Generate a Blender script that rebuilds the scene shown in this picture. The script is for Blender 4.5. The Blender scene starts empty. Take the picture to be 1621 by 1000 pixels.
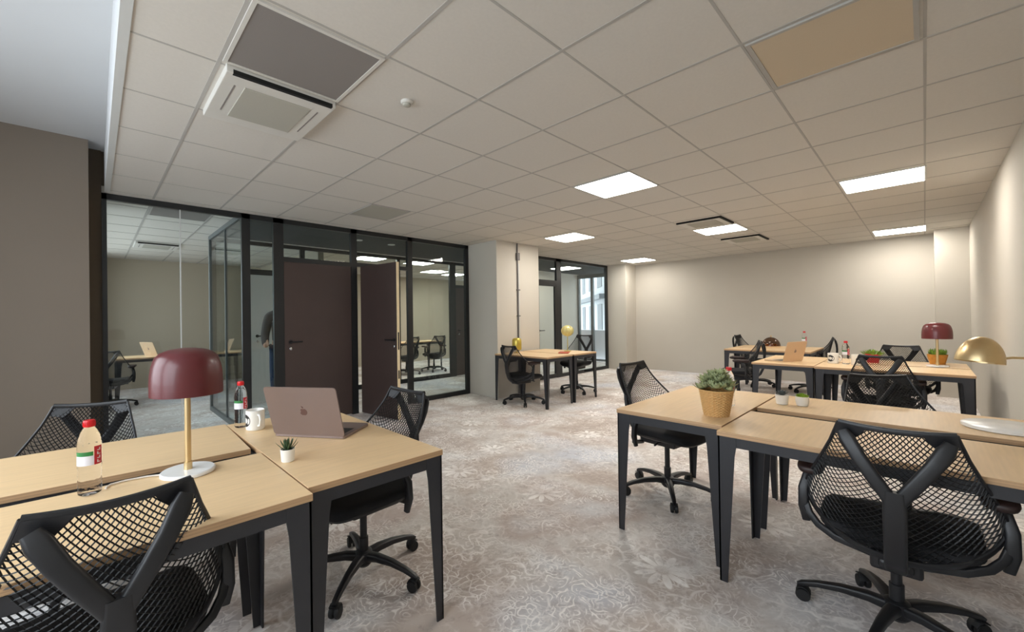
import bpy, bmesh, math, random
from mathutils import Vector, Matrix
random.seed(7)
PI = math.pi
D = bpy.data
COL = bpy.context.scene.collection
sc = bpy.context.scene

# ------------------------------------------------------------------ materials
def lin(c):
    c = c / 255.0
    return c / 12.92 if c <= 0.04045 else ((c + 0.055) / 1.055) ** 2.4
def rgb(r, g, b): return (lin(r), lin(g), lin(b), 1.0)

def pmat(name, col, rough=0.5, metal=0.0, spec=0.5, noise=0.0, nscale=20.0, bump=0.0, bscale=200.0, stretch=None, coat=0.0):
    m = D.materials.new(name); m.use_nodes = True
    nt = m.node_tree; b = nt.nodes['Principled BSDF']
    b.inputs['Base Color'].default_value = col
    b.inputs['Roughness'].default_value = rough
    b.inputs['Metallic'].default_value = metal
    b.inputs['Specular IOR Level'].default_value = spec
    b.inputs['Coat Weight'].default_value = coat
    tc = nt.nodes.new('ShaderNodeTexCoord')
    src = tc.outputs['Object']
    if stretch:
        mp = nt.nodes.new('ShaderNodeMapping'); mp.inputs['Scale'].default_value = stretch
        nt.links.new(src, mp.inputs['Vector']); src = mp.outputs['Vector']
    if noise > 0:
        n = nt.nodes.new('ShaderNodeTexNoise'); n.inputs['Scale'].default_value = nscale
        n.inputs['Detail'].default_value = 4
        nt.links.new(src, n.inputs['Vector'])
        r = nt.nodes.new('ShaderNodeValToRGB')
        lo = tuple(max(0, c * (1 - noise)) for c in col[:3]) + (1,)
        hi = tuple(min(1, c * (1 + noise)) for c in col[:3]) + (1,)
        r.color_ramp.elements[0].position = 0.3; r.color_ramp.elements[1].position = 0.7
        r.color_ramp.elements[0].color = lo; r.color_ramp.elements[1].color = hi
        nt.links.new(n.outputs['Fac'], r.inputs['Fac'])
        nt.links.new(r.outputs['Color'], b.inputs['Base Color'])
    if bump > 0:
        n2 = nt.nodes.new('ShaderNodeTexNoise'); n2.inputs['Scale'].default_value = bscale
        nt.links.new(src, n2.inputs['Vector'])
        bp = nt.nodes.new('ShaderNodeBump'); bp.inputs['Strength'].default_value = bump
        bp.inputs['Distance'].default_value = 0.002
        nt.links.new(n2.outputs['Fac'], bp.inputs['Height'])
        nt.links.new(bp.outputs['Normal'], b.inputs['Normal'])
    return m

def emat(name, col, strength):
    m = D.materials.new(name); m.use_nodes = True
    nt = m.node_tree
    for n in list(nt.nodes): nt.nodes.remove(n)
    o = nt.nodes.new('ShaderNodeOutputMaterial'); e = nt.nodes.new('ShaderNodeEmission')
    e.inputs['Color'].default_value = col; e.inputs['Strength'].default_value = strength
    nt.links.new(e.outputs[0], o.inputs['Surface'])
    return m

def glassmat(name, tint, ior=1.45, rough=0.0, boost=1.0):
    m = D.materials.new(name); m.use_nodes = True
    nt = m.node_tree
    for n in list(nt.nodes): nt.nodes.remove(n)
    o = nt.nodes.new('ShaderNodeOutputMaterial'); mx = nt.nodes.new('ShaderNodeMixShader')
    t = nt.nodes.new('ShaderNodeBsdfTransparent'); g = nt.nodes.new('ShaderNodeBsdfGlossy')
    ge = nt.nodes.new('ShaderNodeNewGeometry'); dt = nt.nodes.new('ShaderNodeVectorMath'); dt.operation = 'DOT_PRODUCT'
    nt.links.new(ge.outputs['Incoming'], dt.inputs[0]); nt.links.new(ge.outputs['Normal'], dt.inputs[1])
    def mth(op, a, b):
        n = nt.nodes.new('ShaderNodeMath'); n.operation = op
        for i, v in enumerate((a, b)):
            if v is None: continue
            if isinstance(v, (int, float)): n.inputs[i].default_value = v
            else: nt.links.new(v, n.inputs[i])
        return n.outputs[0]
    f0 = ((ior-1)/(ior+1))**2
    p5 = mth('POWER', mth('SUBTRACT', 1.0, mth('ABSOLUTE', dt.outputs['Value'], None)), 5.0)
    mul = mth('MULTIPLY', mth('ADD', mth('MULTIPLY', p5, 1-f0), f0), boost)
    t.inputs['Color'].default_value = tint; g.inputs['Roughness'].default_value = rough
    nt.links.new(mul, mx.inputs[0]); nt.links.new(t.outputs[0], mx.inputs[1]); nt.links.new(g.outputs[0], mx.inputs[2])
    nt.links.new(mx.outputs[0], o.inputs['Surface'])
    return m

def carpetmat():
    m = D.materials.new('woven carpet'); m.use_nodes = True
    nt = m.node_tree; L = nt.links.new; N = nt.nodes.new
    b = nt.nodes['Principled BSDF']; b.inputs['Roughness'].default_value = 0.95
    b.inputs['Specular IOR Level'].default_value = 0.12
    tc = N('ShaderNodeTexCoord'); P = tc.outputs['Object']
    def noise(scale, detail=4, vec=P, rough=0.55):
        n = N('ShaderNodeTexNoise'); n.inputs['Scale'].default_value = scale
        n.inputs['Detail'].default_value = detail; n.inputs['Roughness'].default_value = rough
        L(vec, n.inputs['Vector']); return n
    def math_(op, a, c=None, d=None, clamp=False):
        n = N('ShaderNodeMath'); n.operation = op; n.use_clamp = clamp
        for i, v in enumerate((a, c, d)):
            if v is None: continue
            if isinstance(v, (int, float)): n.inputs[i].default_value = v
            else: L(v, n.inputs[i])
        return n.outputs[0]
    def ramp(fac, stops):
        r = N('ShaderNodeValToRGB'); L(fac, r.inputs['Fac'])
        els = r.color_ramp.elements
        while len(els) < len(stops): els.new(0.5)
        for e, (p, c) in zip(els, stops): e.position = p; e.color = c
        return r.outputs['Color']
    def step(fac, lo, hi):
        n = N('ShaderNodeMapRange'); n.clamp = True
        L(fac, n.inputs['Value']); n.inputs['From Min'].default_value = lo; n.inputs['From Max'].default_value = hi
        return n.outputs['Result']
    def mix(fac, a, c):
        n = N('ShaderNodeMix'); n.data_type = 'RGBA'
        if isinstance(fac, float): n.inputs[0].default_value = fac
        else: L(fac, n.inputs[0])
        for s, v in ((6, a), (7, c)):
            if isinstance(v, tuple): n.inputs[s].default_value = v
            else: L(v, n.inputs[s])
        return n.outputs[2]
    big = noise(0.9, 5).outputs['Fac']
    base = ramp(big, [(0.30, rgb(178, 163, 154)), (0.42, rgb(194, 181, 172)), (0.50, rgb(212, 206, 201)),
                      (0.58, rgb(194, 180, 173)), (0.70, rgb(216, 214, 214))])
    blue = step(noise(0.65, 3).outputs['Fac'], 0.52, 0.66)
    base = mix(math_('MULTIPLY', blue, 0.6), base, rgb(196, 205, 220))
    worn = step(noise(2.2, 6, rough=0.7).outputs['Fac'], 0.42, 0.62)      # where the print shows
    # scroll lines: iso-lines of a warped noise
    wob = noise(4.5, 2)
    s1 = math_('ABSOLUTE', math_('SUBTRACT', math_('FRACT', math_('MULTIPLY', noise(3.2, 2).outputs['Fac'], 9.0)), 0.5))
    line1 = math_('SUBTRACT', 1.0, step(s1, 0.03, 0.14))
    s2 = math_('ABSOLUTE', math_('SUBTRACT', math_('FRACT', math_('MULTIPLY', noise(9.0, 3).outputs['Fac'], 7.0)), 0.5))
    line2 = math_('SUBTRACT', 1.0, step(s2, 0.05, 0.2))
    # rosettes: petals round the centres of voronoi cells
    v = N('ShaderNodeTexVoronoi'); v.voronoi_dimensions = '2D'; v.inputs['Scale'].default_value = 1.15
    v.inputs['Randomness'].default_value = 0.85; L(P, v.inputs['Vector'])
    sub = N('ShaderNodeVectorMath'); sub.operation = 'SUBTRACT'; L(P, sub.inputs[0]); L(v.outputs['Position'], sub.inputs[1])
    sx = N('ShaderNodeSeparateXYZ'); L(sub.outputs[0], sx.inputs[0])
    ang = math_('ARCTAN2', sx.outputs['Y'], sx.outputs['X'])
    rad = math_('SQRT', math_('ADD', math_('POWER', sx.outputs['X'], 2.0), math_('POWER', sx.outputs['Y'], 2.0)))
    pet = math_('ABSOLUTE', math_('COSINE', math_('MULTIPLY', ang, 5.0)))
    rr = math_('ADD', math_('MULTIPLY', pet, 0.12), 0.04)
    petal = math_('MULTIPLY', step(math_('SUBTRACT', rr, rad), -0.004, 0.012), step(rad, 0.03, 0.045))
    vein = step(math_('ABSOLUTE', math_('SUBTRACT', math_('FRACT', math_('MULTIPLY', ang, 10 / (2 * PI))), 0.5)), 0.04, 0.10)
    petal = math_('MULTIPLY', petal, vein)
    rings = math_('ABSOLUTE', math_('SUBTRACT', math_('FRACT', math_('ADD', math_('MULTIPLY', rad, 11.0), math_('MULTIPLY', pet, 0.35))), 0.5))
    ring = math_('MULTIPLY', math_('SUBTRACT', 1.0, step(rings, 0.04, 0.14)), math_('SUBTRACT', 1.0, step(rad, 0.20, 0.34)))
    orn = math_('MAXIMUM', math_('MULTIPLY', line1, 0.8), math_('MULTIPLY', line2, 0.6))
    v3 = N('ShaderNodeTexVoronoi'); v3.voronoi_dimensions = '2D'; v3.inputs['Scale'].default_value = 8.5
    wv = N('ShaderNodeVectorMath'); wv.operation = 'SCALE'; wv.inputs['Scale'].default_value = 0.16; L(noise(7.0, 2).outputs['Color'], wv.inputs[0])
    wa = N('ShaderNodeVectorMath'); wa.operation = 'ADD'; L(P, wa.inputs[0]); L(wv.outputs[0], wa.inputs[1]); L(wa.outputs[0], v3.inputs['Vector'])
    c3 = math_('ABSOLUTE', math_('SUBTRACT', math_('FRACT', math_('MULTIPLY', v3.outputs['Distance'], 4.2)), 0.5))
    line3 = math_('MULTIPLY', math_('MULTIPLY', math_('SUBTRACT', 1.0, step(c3, 0.06, 0.2)), step(noise(1.3, 3).outputs['Fac'], 0.48, 0.58)), step(noise(16, 3).outputs['Fac'], 0.40, 0.52))
    v4 = N('ShaderNodeTexVoronoi'); v4.voronoi_dimensions = '2D'; v4.feature = 'DISTANCE_TO_EDGE'; v4.inputs['Scale'].default_value = 22.0; L(wa.outputs[0], v4.inputs['Vector'])
    line4 = math_('MULTIPLY', math_('SUBTRACT', 1.0, step(v4.outputs['Distance'], 0.03, 0.10)), step(noise(2.6, 4).outputs['Fac'], 0.50, 0.60))
    orn = math_('MULTIPLY', orn, worn)
    orn = math_('MAXIMUM', orn, math_('MAXIMUM', math_('MULTIPLY', line3, 0.85), math_('MULTIPLY', line4, 0.7)))
    orn = math_('MAXIMUM', orn, math_('MULTIPLY', math_('MAXIMUM', math_('MULTIPLY', petal, 0.95), math_('MULTIPLY', ring, 0.5)),
                                      step(noise(1.7, 5).outputs['Fac'], 0.36, 0.55)), clamp=True)
    col = mix(math_('MULTIPLY', orn, 0.95), base, rgb(252, 248, 245))
    dark = step(noise(14, 5, rough=0.75).outputs['Fac'], 0.52, 0.70)
    col = mix(math_('MULTIPLY', dark, 0.42), col, rgb(132, 116, 112))
    L(col, b.inputs['Base Color'])
    bp = N('ShaderNodeBump'); bp.inputs['Strength'].default_value = 0.25; bp.inputs['Distance'].default_value = 0.004
    L(noise(260, 2).outputs['Fac'], bp.inputs['Height']); L(bp.outputs['Normal'], b.inputs['Normal'])
    return m

M = {}
M['wall'] = pmat('cream wall paint', rgb(193, 187, 176), 0.9, noise=0.02, nscale=1.5, bump=0.05, bscale=250)
M['wall_grey'] = pmat('taupe wall paint', rgb(126, 115, 103), 0.9, noise=0.02, nscale=1.5)
M['white'] = pmat('white ceiling paint', rgb(200, 201, 202), 0.9, noise=0.01, nscale=2)
M['tile'] = pmat('mineral ceiling tile', rgb(204, 199, 191), 0.95, noise=0.02, nscale=60, bump=0.08, bscale=400)
M['tbar'] = pmat('ceiling grid bar', rgb(170, 166, 160), 0.8, noise=0.01)
M['trim_light'] = pmat('light ceiling trim', rgb(196, 196, 193), 0.5, noise=0.01)
M['darkceil'] = pmat('dark corridor ceiling', rgb(52, 54, 55), 0.9, noise=0.04)
M['carpet'] = carpetmat()
M['wall_rooms'] = pmat('beige room wall paint', rgb(178, 166, 148), 0.9, noise=0.02, nscale=1.5)
M['wall_dark'] = pmat('dark brown recess paint', rgb(100, 88, 74), 0.9, noise=0.03)
M['frame'] = pmat('black partition metal', rgb(24, 26, 28), 0.42, noise=0.05)
M['grey_frame'] = pmat('grey frame metal', rgb(92, 96, 97), 0.45, noise=0.03)
M['brown_door'] = pmat('brown door laminate', rgb(68, 53, 49), 0.5, noise=0.06, nscale=3)
M['cream_edge'] = pmat('cream door edge', rgb(226, 206, 168), 0.6, noise=0.03)
M['white_door'] = pmat('white door paint', rgb(206, 203, 198), 0.55, noise=0.01)
M['glass'] = glassmat('partition glass', (0.90, 0.94, 0.935, 1), 1.45)
M['window_glass'] = glassmat('window glass', (0.97, 0.98, 0.98, 1), 1.4)
M['wood'] = pmat('beech laminate top', rgb(229, 197, 153), 0.38, noise=0.05, nscale=5, stretch=(1, 14, 1), spec=0.4)
M['ply'] = pmat('plywood edge', rgb(186, 150, 112), 0.55, noise=0.22, nscale=3, stretch=(0.3, 0.3, 90))
M['steel'] = pmat('anthracite desk steel', rgb(42, 42, 46), 0.45, noise=0.05)
M['black'] = pmat('black chair plastic', rgb(27, 27, 30), 0.42, noise=0.05)
M['mesh'] = pmat('black elastic mesh', rgb(20, 20, 22), 0.5, noise=0.05)
M['fabric'] = pmat('black seat fabric', rgb(21, 21, 24), 0.9, noise=0.2, nscale=150, bump=0.3, bscale=500)
M['pad'] = pmat('dark brown arm pad', rgb(44, 29, 27), 0.45, noise=0.05)
M['rubber'] = pmat('castor rubber', rgb(17, 17, 19), 0.6, noise=0.05)
M['steel_bright'] = pmat('polished steel', rgb(190, 190, 190), 0.25, 1.0, noise=0.02)
M['gold_pale'] = pmat('pale gold glass', rgb(206, 196, 132), 0.3, 0.3, noise=0.1, nscale=14)
M['zinc'] = pmat('galvanised conduit', rgb(110, 106, 104), 0.45, 0.6, noise=0.05)
M['red_lamp'] = pmat('burgundy lamp enamel', rgb(92, 32, 35), 0.34, coat=0.12, noise=0.02)
M['brass'] = pmat('brushed brass', rgb(222, 196, 150), 0.33, 1.0, noise=0.03)
M['gold'] = pmat('satin gold', rgb(198, 176, 84), 0.35, 0.8, noise=0.05)
M['marble'] = pmat('white marble', rgb(232, 231, 229), 0.25, noise=0.04, nscale=9)
M['cord'] = pmat('white cable', rgb(228, 218, 208), 0.5, noise=0.02)
M['laptop'] = pmat('rose grey aluminium', rgb(140, 122, 116), 0.42, 0.35, noise=0.01)
M['laptop_gold'] = pmat('pale gold aluminium', rgb(205, 178, 148), 0.42, 0.3, noise=0.01)
M['logo'] = pmat('dark mirror logo', rgb(118, 92, 88), 0.2, 0.5, noise=0.01)
M['keys'] = pmat('black key cap', rgb(30, 30, 33), 0.5, noise=0.02)
M['screen'] = pmat('dark screen glass', rgb(14, 14, 17), 0.12, noise=0.02)
M['mug'] = pmat('white glazed ceramic', rgb(236, 233, 226), 0.22, noise=0.01)
M['ink'] = pmat('black print', rgb(28, 28, 32), 0.4, noise=0.02)
M['pot'] = pmat('white pot glaze', rgb(240, 236, 228), 0.35, noise=0.02)
M['soil'] = pmat('dark potting soil', rgb(52, 40, 32), 0.95, noise=0.3, nscale=120)
M['leaf'] = pmat('dark green succulent', rgb(62, 82, 52), 0.5, noise=0.25, nscale=30)
M['leaf_grey'] = pmat('grey green succulent', rgb(166, 174, 130), 0.6, noise=0.4, nscale=22)
M['leaf_blue'] = pmat('slate blue succulent', rgb(92, 100, 100), 0.6, noise=0.2, nscale=40)
M['leaf_lime'] = pmat('lime green moss', rgb(140, 170, 48), 0.7, noise=0.25, nscale=60)
M['leaf_fresh'] = pmat('fresh green leaf', rgb(118, 150, 56), 0.5, noise=0.3, nscale=25)
M['wicker'] = pmat('woven straw', rgb(212, 168, 108), 0.7, noise=0.10, nscale=160)
M['terracotta'] = pmat('orange planter', rgb(205, 142, 62), 0.6, noise=0.12, nscale=20)
M['cap'] = pmat('red bottle cap', rgb(214, 28, 34), 0.35, noise=0.03)
M['label_red'] = pmat('red paper label', rgb(192, 34, 48), 0.45, noise=0.05)
M['label_green'] = pmat('green paper label', rgb(40, 120, 58), 0.45, noise=0.2, nscale=60)
M['label_white'] = pmat('white paper label', rgb(225, 224, 232), 0.45, noise=0.04)
M['vent_grey'] = pmat('grey perforated panel', rgb(128, 122, 118), 0.9, noise=0.04, nscale=300)
M['vent_tan'] = pmat('tan perforated panel', rgb(196, 180, 156), 0.9, noise=0.03, nscale=300)
M['vent_mid'] = pmat('pale perforated grille', rgb(168, 165, 154), 0.8, noise=0.04, nscale=300)
M['ac_white'] = pmat('air unit white plastic', rgb(204, 201, 194), 0.5, noise=0.01)
M['slot'] = pmat('black air slot', rgb(16, 15, 14), 0.9, noise=0.02)
M['panel_light'] = emat('warm white diffuser', (1.0, 0.95, 0.87, 1), 27.0)
M['spot_light'] = emat('small downlight lens', (1.0, 0.95, 0.86, 1), 6.0)
M['smoked'] = glassmat('smoked brown glass', (0.42, 0.30, 0.22, 1), 1.6)
M['facade'] = pmat('pale facade render', rgb(214, 217, 220), 0.9, noise=0.04)
M['facade_dark'] = pmat('grey facade window', rgb(96, 102, 108), 0.4, noise=0.08)
M['parapet'] = pmat('white parapet', rgb(240, 240, 246), 0.9, noise=0.02)
M['blue_blind'] = pmat('pale blue blind', rgb(150, 178, 190), 0.8, noise=0.06, nscale=6)
M['skin'] = pmat('skin', rgb(196, 150, 124), 0.6, noise=0.04)
M['jacket'] = pmat('charcoal jacket cloth', rgb(72, 66, 66), 0.9, noise=0.1, nscale=60)
M['jeans'] = pmat('dark blue denim', rgb(44, 58, 84), 0.9, noise=0.12, nscale=80)
M['hair'] = pmat('dark brown hair', rgb(40, 30, 26), 0.7, noise=0.2, nscale=60)
M['shoe'] = pmat('dark shoe leather', rgb(36, 34, 34), 0.5, noise=0.05)
M['red_cover'] = pmat('red notebook cover', rgb(190, 84, 56), 0.6, noise=0.05)

def watermat():
    m = D.materials.new('water bottle plastic'); m.use_nodes = True
    b = m.node_tree.nodes['Principled BSDF']
    b.inputs['Base Color'].default_value = (0.97, 0.98, 0.99, 1)
    b.inputs['Transmission Weight'].default_value = 1.0
    b.inputs['Roughness'].default_value = 0.02; b.inputs['IOR'].default_value = 1.14
    nt = m.node_tree; tc = nt.nodes.new('ShaderNodeTexCoord'); n = nt.nodes.new('ShaderNodeTexNoise')
    n.inputs['Scale'].default_value = 55; n.inputs['Detail'].default_value = 2
    nt.links.new(tc.outputs['Object'], n.inputs['Vector'])
    bp = nt.nodes.new('ShaderNodeBump'); bp.inputs['Strength'].default_value = 0.35; bp.inputs['Distance'].default_value = 0.004
    nt.links.new(n.outputs['Fac'], bp.inputs['Height']); nt.links.new(bp.outputs['Normal'], b.inputs['Normal'])
    return m
M['water'] = watermat()

# ------------------------------------------------------------------ mesh builder
class MB:
    def __init__(s): s.v = []; s.f = []; s.mi = []
    def add(s, vs, fs, mi=0):
        o = len(s.v); s.v += [tuple(v) for v in vs]
        for f in fs: s.f.append(tuple(i + o for i in f)); s.mi.append(mi)
        return s
    def box(s, x0, y0, z0, x1, y1, z1, mi=0):
        vs = [(x0,y0,z0),(x1,y0,z0),(x1,y1,z0),(x0,y1,z0),(x0,y0,z1),(x1,y0,z1),(x1,y1,z1),(x0,y1,z1)]
        return s.add(vs, [(3,2,1,0),(4,5,6,7),(0,1,5,4),(1,2,6,5),(2,3,7,6),(3,0,4,7)], mi)
    def quad(s, a, b, c, d, mi=0): return s.add([a,b,c,d], [(0,1,2,3)], mi)
    def prism(s, poly, ext, mi=0):
        """poly: 3D planar points, ext: extrusion vector"""
        n = len(poly); e = Vector(ext)
        vs = [Vector(p) for p in poly] + [Vector(p) + e for p in poly]
        fs = [tuple(reversed(range(n))), tuple(range(n, 2*n))] + [(i, (i+1) % n, n+(i+1) % n, n+i) for i in range(n)]
        return s.add(vs, fs, mi)
    def lathe(s, prof, seg=32, c=(0,0,0), mi=0, cap0=True, cap1=True):
        vs = []; fs = []
        for r, z in prof:
            for k in range(seg):
                a = 2*PI*k/seg; vs.append((c[0]+r*math.cos(a), c[1]+r*math.sin(a), c[2]+z))
        for i in range(len(prof)-1):
            for k in range(seg):
                k2 = (k+1) % seg
                fs.append((i*seg+k, i*seg+k2, (i+1)*seg+k2, (i+1)*seg+k))
        if cap0: fs.append(tuple(reversed(range(seg))))
        if cap1: fs.append(tuple(range((len(prof)-1)*seg, len(prof)*seg)))
        return s.add(vs, fs, mi)
    def sweep(s, pts, prof, up=(0,0,1), scales=None, closed=False, mi=0):
        pts = [Vector(p) for p in pts]; n = len(pts); m = len(prof); vs = []; fs = []
        up = Vector(up)
        for i, p in enumerate(pts):
            if closed: t = pts[(i+1) % n] - pts[i-1]
            else: t = pts[min(i+1, n-1)] - pts[max(i-1, 0)]
            t.normalize()
            side = t.cross(up)
            if side.length < 1e-4: side = t.cross(Vector((0,1,0.01)))
            side.normalize(); nr = side.cross(t)
            sca = scales[i] if scales else 1.0
            if not isinstance(sca, tuple): sca = (sca, sca)
            for a, b in prof: vs.append(p + side*a*sca[0] + nr*b*sca[1])
        R = n if closed else n-1
        for i in range(R):
            j = (i+1) % n
            for k in range(m):
                k2 = (k+1) % m
                fs.append((i*m+k, i*m+k2, j*m+k2, j*m+k))
        if not closed:
            fs.append(tuple(reversed(range(m)))); fs.append(tuple(range((n-1)*m, n*m)))
        return s.add(vs, fs, mi)
    def tube(s, pts, r, seg=8, scales=None, closed=False, mi=0, up=(0,0,1)):
        return s.sweep(pts, [(r*math.cos(2*PI*k/seg), r*math.sin(2*PI*k/seg)) for k in range(seg)], up, scales, closed, mi)
    def xf(s, mat, start=0):
        s.v = s.v[:start] + [tuple(mat @ Vector(v)) for v in s.v[start:]]; return s
    def build(s, name, mats, parent=None, loc=(0,0,0), rotz=0, smooth=35, bevel=0):
        me = D.meshes.new(name); me.from_pydata(s.v, [], s.f)
        if not isinstance(mats, (list, tuple)): mats = [mats]
        for m in mats: me.materials.append(m)
        me.polygons.foreach_set('material_index', s.mi)
        bm = bmesh.new(); bm.from_mesh(me); bmesh.ops.recalc_face_normals(bm, faces=bm.faces); bm.to_mesh(me); bm.free()
        if smooth:
            me.polygons.foreach_set('use_smooth', [True]*len(me.polygons)); me.set_sharp_from_angle(angle=math.radians(smooth))
        me.update()
        o = D.objects.new(name, me); COL.objects.link(o)
        if parent: o.parent = parent
        o.location = loc; o.rotation_euler = (0, 0, rotz)
        if bevel:
            b = o.modifiers.new('bevel', 'BEVEL'); b.width = bevel; b.segments = 2; b.limit_method = 'ANGLE'; b.harden_normals = False
        return o

def rrect(w, h, r, n=3):
    out = []
    for cx, cy, a0 in ((w/2-r, h/2-r, 0), (-w/2+r, h/2-r, PI/2), (-w/2+r, -h/2+r, PI), (w/2-r, -h/2+r, 1.5*PI)):
        for k in range(n+1):
            a = a0 + PI/2*k/n; out.append((cx + r*math.cos(a), cy + r*math.sin(a)))
    return out

def thing(name, label, cat, loc=(0,0,0), rotz=0, group=None):
    o = D.objects.new(name, None); COL.objects.link(o); o.empty_display_size = 0.1
    o.location = loc; o.rotation_euler = (0,0,rotz); tag(o, label, cat, group); return o
def tag(o, label, cat, group=None, kind=None):
    o['label'] = label; o['category'] = cat
    if group: o['group'] = group
    if kind: o['kind'] = kind
    return o
def struct(o, label=None):
    o['kind'] = 'structure'
    if label: o['label'] = label
    return o
def kids(o): return [c for c in D.objects if c.parent == o]
TREE = {}
def dup(root, loc, rotz, label, group=None):
    src = TREE.setdefault(root.name, [(c, list(kids(c))) for c in kids(root)])
    r = root.copy(); COL.objects.link(r); r.location = loc; r.rotation_euler = (0,0,rotz); r['label'] = label
    if group: r['group'] = group
    for ch, gs in src:
        c = ch.copy(); COL.objects.link(c); c.parent = r
        for g in gs:
            d = g.copy(); COL.objects.link(d); d.parent = c
    return r

# ------------------------------------------------------------------ setting
H = 2.619
YP = 5.53         # plane of the glazed partition
YC = 7.40         # far side of the corridor
XB = 10.10        # far wall
YR = -0.475       # right wall
XW = -1.70        # window wall behind the camera
YB = 10.95
fl = MB().box(XW-0.1, YR-0.1, -0.1, 11.4, YB+0.1, 0.0).build('floor', M['carpet'], smooth=0); struct(fl)
# main suspended ceiling
ce = MB().box(0.10, YR, H, XB, YP+0.04, H+0.08).build('ceiling', M['tile'], smooth=0); struct(ce)
gb = MB()
x = -0.1401
for i in range(0, 18):
    xx = -0.1401 + 0.6*i
    if 0.12 < xx < XB: gb.box(xx-0.009, YR, H-0.002, xx+0.009, YP-0.05, H+0.01)
for j in range(-4, 8):
    yy = 1.783 + 0.6*j
    if YR < yy < YP-0.1: gb.box(0.1, yy-0.006, H-0.0015, XB, yy+0.006, H+0.01)
g = gb.build('trim_1', M['tbar'], smooth=0); struct(g)
g = MB().box(0.085, YR, H-0.006, 0.125, YP-0.05, H+0.01).build('trim_2', M['trim_light'], smooth=0); struct(g)
# raised ceiling by the windows and the fascia that closes it
g = MB().box(XW, YR, 3.04, 0.10, YP+0.1, 3.12).build('ceiling_raised', M['white'], smooth=0); struct(g)
g = MB().box(0.085, YR, H+0.01, 0.10, YP+0.1, 3.04).build('trim_3', M['white'], smooth=0); struct(g)
# walls
g = MB().box(XW, YR-0.1, 0, XB+0.1, YR, 3.1).build('wall_right', M['wall'], smooth=0); struct(g)
wb = MB().box(XB, YR, 0, XB+0.1, 5.04, H+0.05)
g = wb.build('wall_back', M['wall'], smooth=0); struct(g)
g = MB().box(9.66, YR, 0, XB, -0.115, H).build('wall_pillar_right', M['wall'], smooth=0); struct(g)
g = MB().box(9.58, 5.04, 0, 10.6, YP+0.06, H).build('wall_pillar_left', M['wall'], smooth=0); struct(g)
g = MB().box(4.86, 4.83, 0, 5.95, YP+0.06, H).build('wall_column', M['wall'], smooth=0); struct(g)
g = MB().box(XW, 5.30, 0, -0.028, 5.42, 3.04).build('wall_left', M['wall_grey'], smooth=0); struct(g)
g = MB().box(XW-0.15, 5.56, 0, -0.06, YP+0.11, 3.04).box(-0.06, 5.56, 0, 0.062, YP+0.11, 3.04).box(0.062, 5.585, H, 0.099, YP+0.11, 3.04).build('wall_recess', M['wall_dark'], smooth=0); struct(g)
# window wall behind the camera: piers, sill and lintel round two openings, daylight comes in there
ww = MB().box(XW-0.15, YR, 0, XW, 5.42, 0.75).box(XW-0.15, YR, 2.75, XW, 5.42, 3.12)
for a, b in ((YR, -0.25), (1.75, 2.0), (4.0, 5.42)): ww.box(XW-0.15, a, 0.75, XW, b, 2.75)
g = ww.build('wall_window', M['wall'], smooth=0); struct(g)
for n, (a, b) in enumerate(((-0.25, 1.75), (2.0, 4.0))):
    f = MB()
    f.box(XW-0.1, a, 0.75, XW-0.05, a+0.05, 2.75).box(XW-0.1, b-0.05, 0.75, XW-0.05, b, 2.75)
    f.box(XW-0.1, a, 0.75, XW-0.05, b, 0.8).box(XW-0.1, a, 2.7, XW-0.05, b, 2.75).box(XW-0.1, (a+b)/2-0.03, 0.8, XW-0.05, (a+b)/2+0.03, 2.7)
    wf = f.build('window_%d' % (n+4), M['frame'], smooth=0); struct(wf)
    MB().box(XW-0.08, a+0.05, 0.8, XW-0.072, b-0.05, 2.7).build('pane', M['window_glass'], wf, smooth=0)

# ------------------------------------------------------------------ glazed partition
def railbox(mb, x0, x1, z0, z1, y=YP, d=0.05): mb.box(x0, y, z0, x1, y+d, z1)
def partition(name, x0, x1, mull, y, ztop=H, rail=0.06, bot=0.07, d=0.05, mat='frame'):
    f = MB(); railbox(f, x0, x1, ztop-rail, ztop, y, d)
    for a, b, zb in mull: railbox(f, a, b, zb, ztop, y, d)
    return f
f = partition('w', 0.062, 4.86, [(0.062, 0.10, 0), (1.285, 1.375, 0), (1.635, 1.755, 0), (2.655, 2.745, 0), (3.59, 3.68, 0), (4.785, 4.86, 0)], YP)
for a, b in ((0.10, 1.285), (1.375, 1.635), (3.68, 4.785)): railbox(f, a, b, 0, 0.075)
railbox(f, 1.755, 2.655, 2.08, 2.14); railbox(f, 2.745, 3.59, 2.09, 2.145)
w1 = f.build('window_1', M['frame'], smooth=0); struct(w1)
for a, b, z0, z1 in ((0.10, 0.692, 0.075, 2.56), (0.698, 1.285, 0.075, 2.56), (1.375, 1.635, 0.075, 2.56), (1.755, 2.655, 2.14, 2.56), (2.745, 3.59, 2.145, 2.56), (3.68, 4.785, 0.075, 2.56)):
    MB().box(a, YP+0.02, z0, b, YP+0.03, z1).build('pane', M['glass'], w1, smooth=0)
MB().box(0.690, YP+0.016, 0.075, 0.700, YP+0.034, 2.56).build('joint', M['trim_light'], w1, smooth=0)

def lever(parent, x, y, z, sx, name='handle'):
    b = MB().lathe([(0.024, 0), (0.024, 0.008)], 20, (0,0,0)); b.tube([(0,0,0.004), (0,0,0.05)], 0.009, 10, up=(0,1,0))
    b.xf(Matrix.Rotation(PI/2, 4, 'X'))
    b.tube([(0,-0.05,0), (sx*0.05,-0.052,0), (sx*0.13,-0.05,0)], 0.009, 10)
    h = b.build(name, M['black'], parent, (x, y, z))
    c = MB().lathe([(0.019, 0), (0.019, 0.010), (0.013, 0.014)], 20); c.xf(Matrix.Rotation(PI/2, 4, 'X'))
    c.build('lock_cylinder', M['steel_bright'], parent, (x, y, z-0.085))
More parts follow.
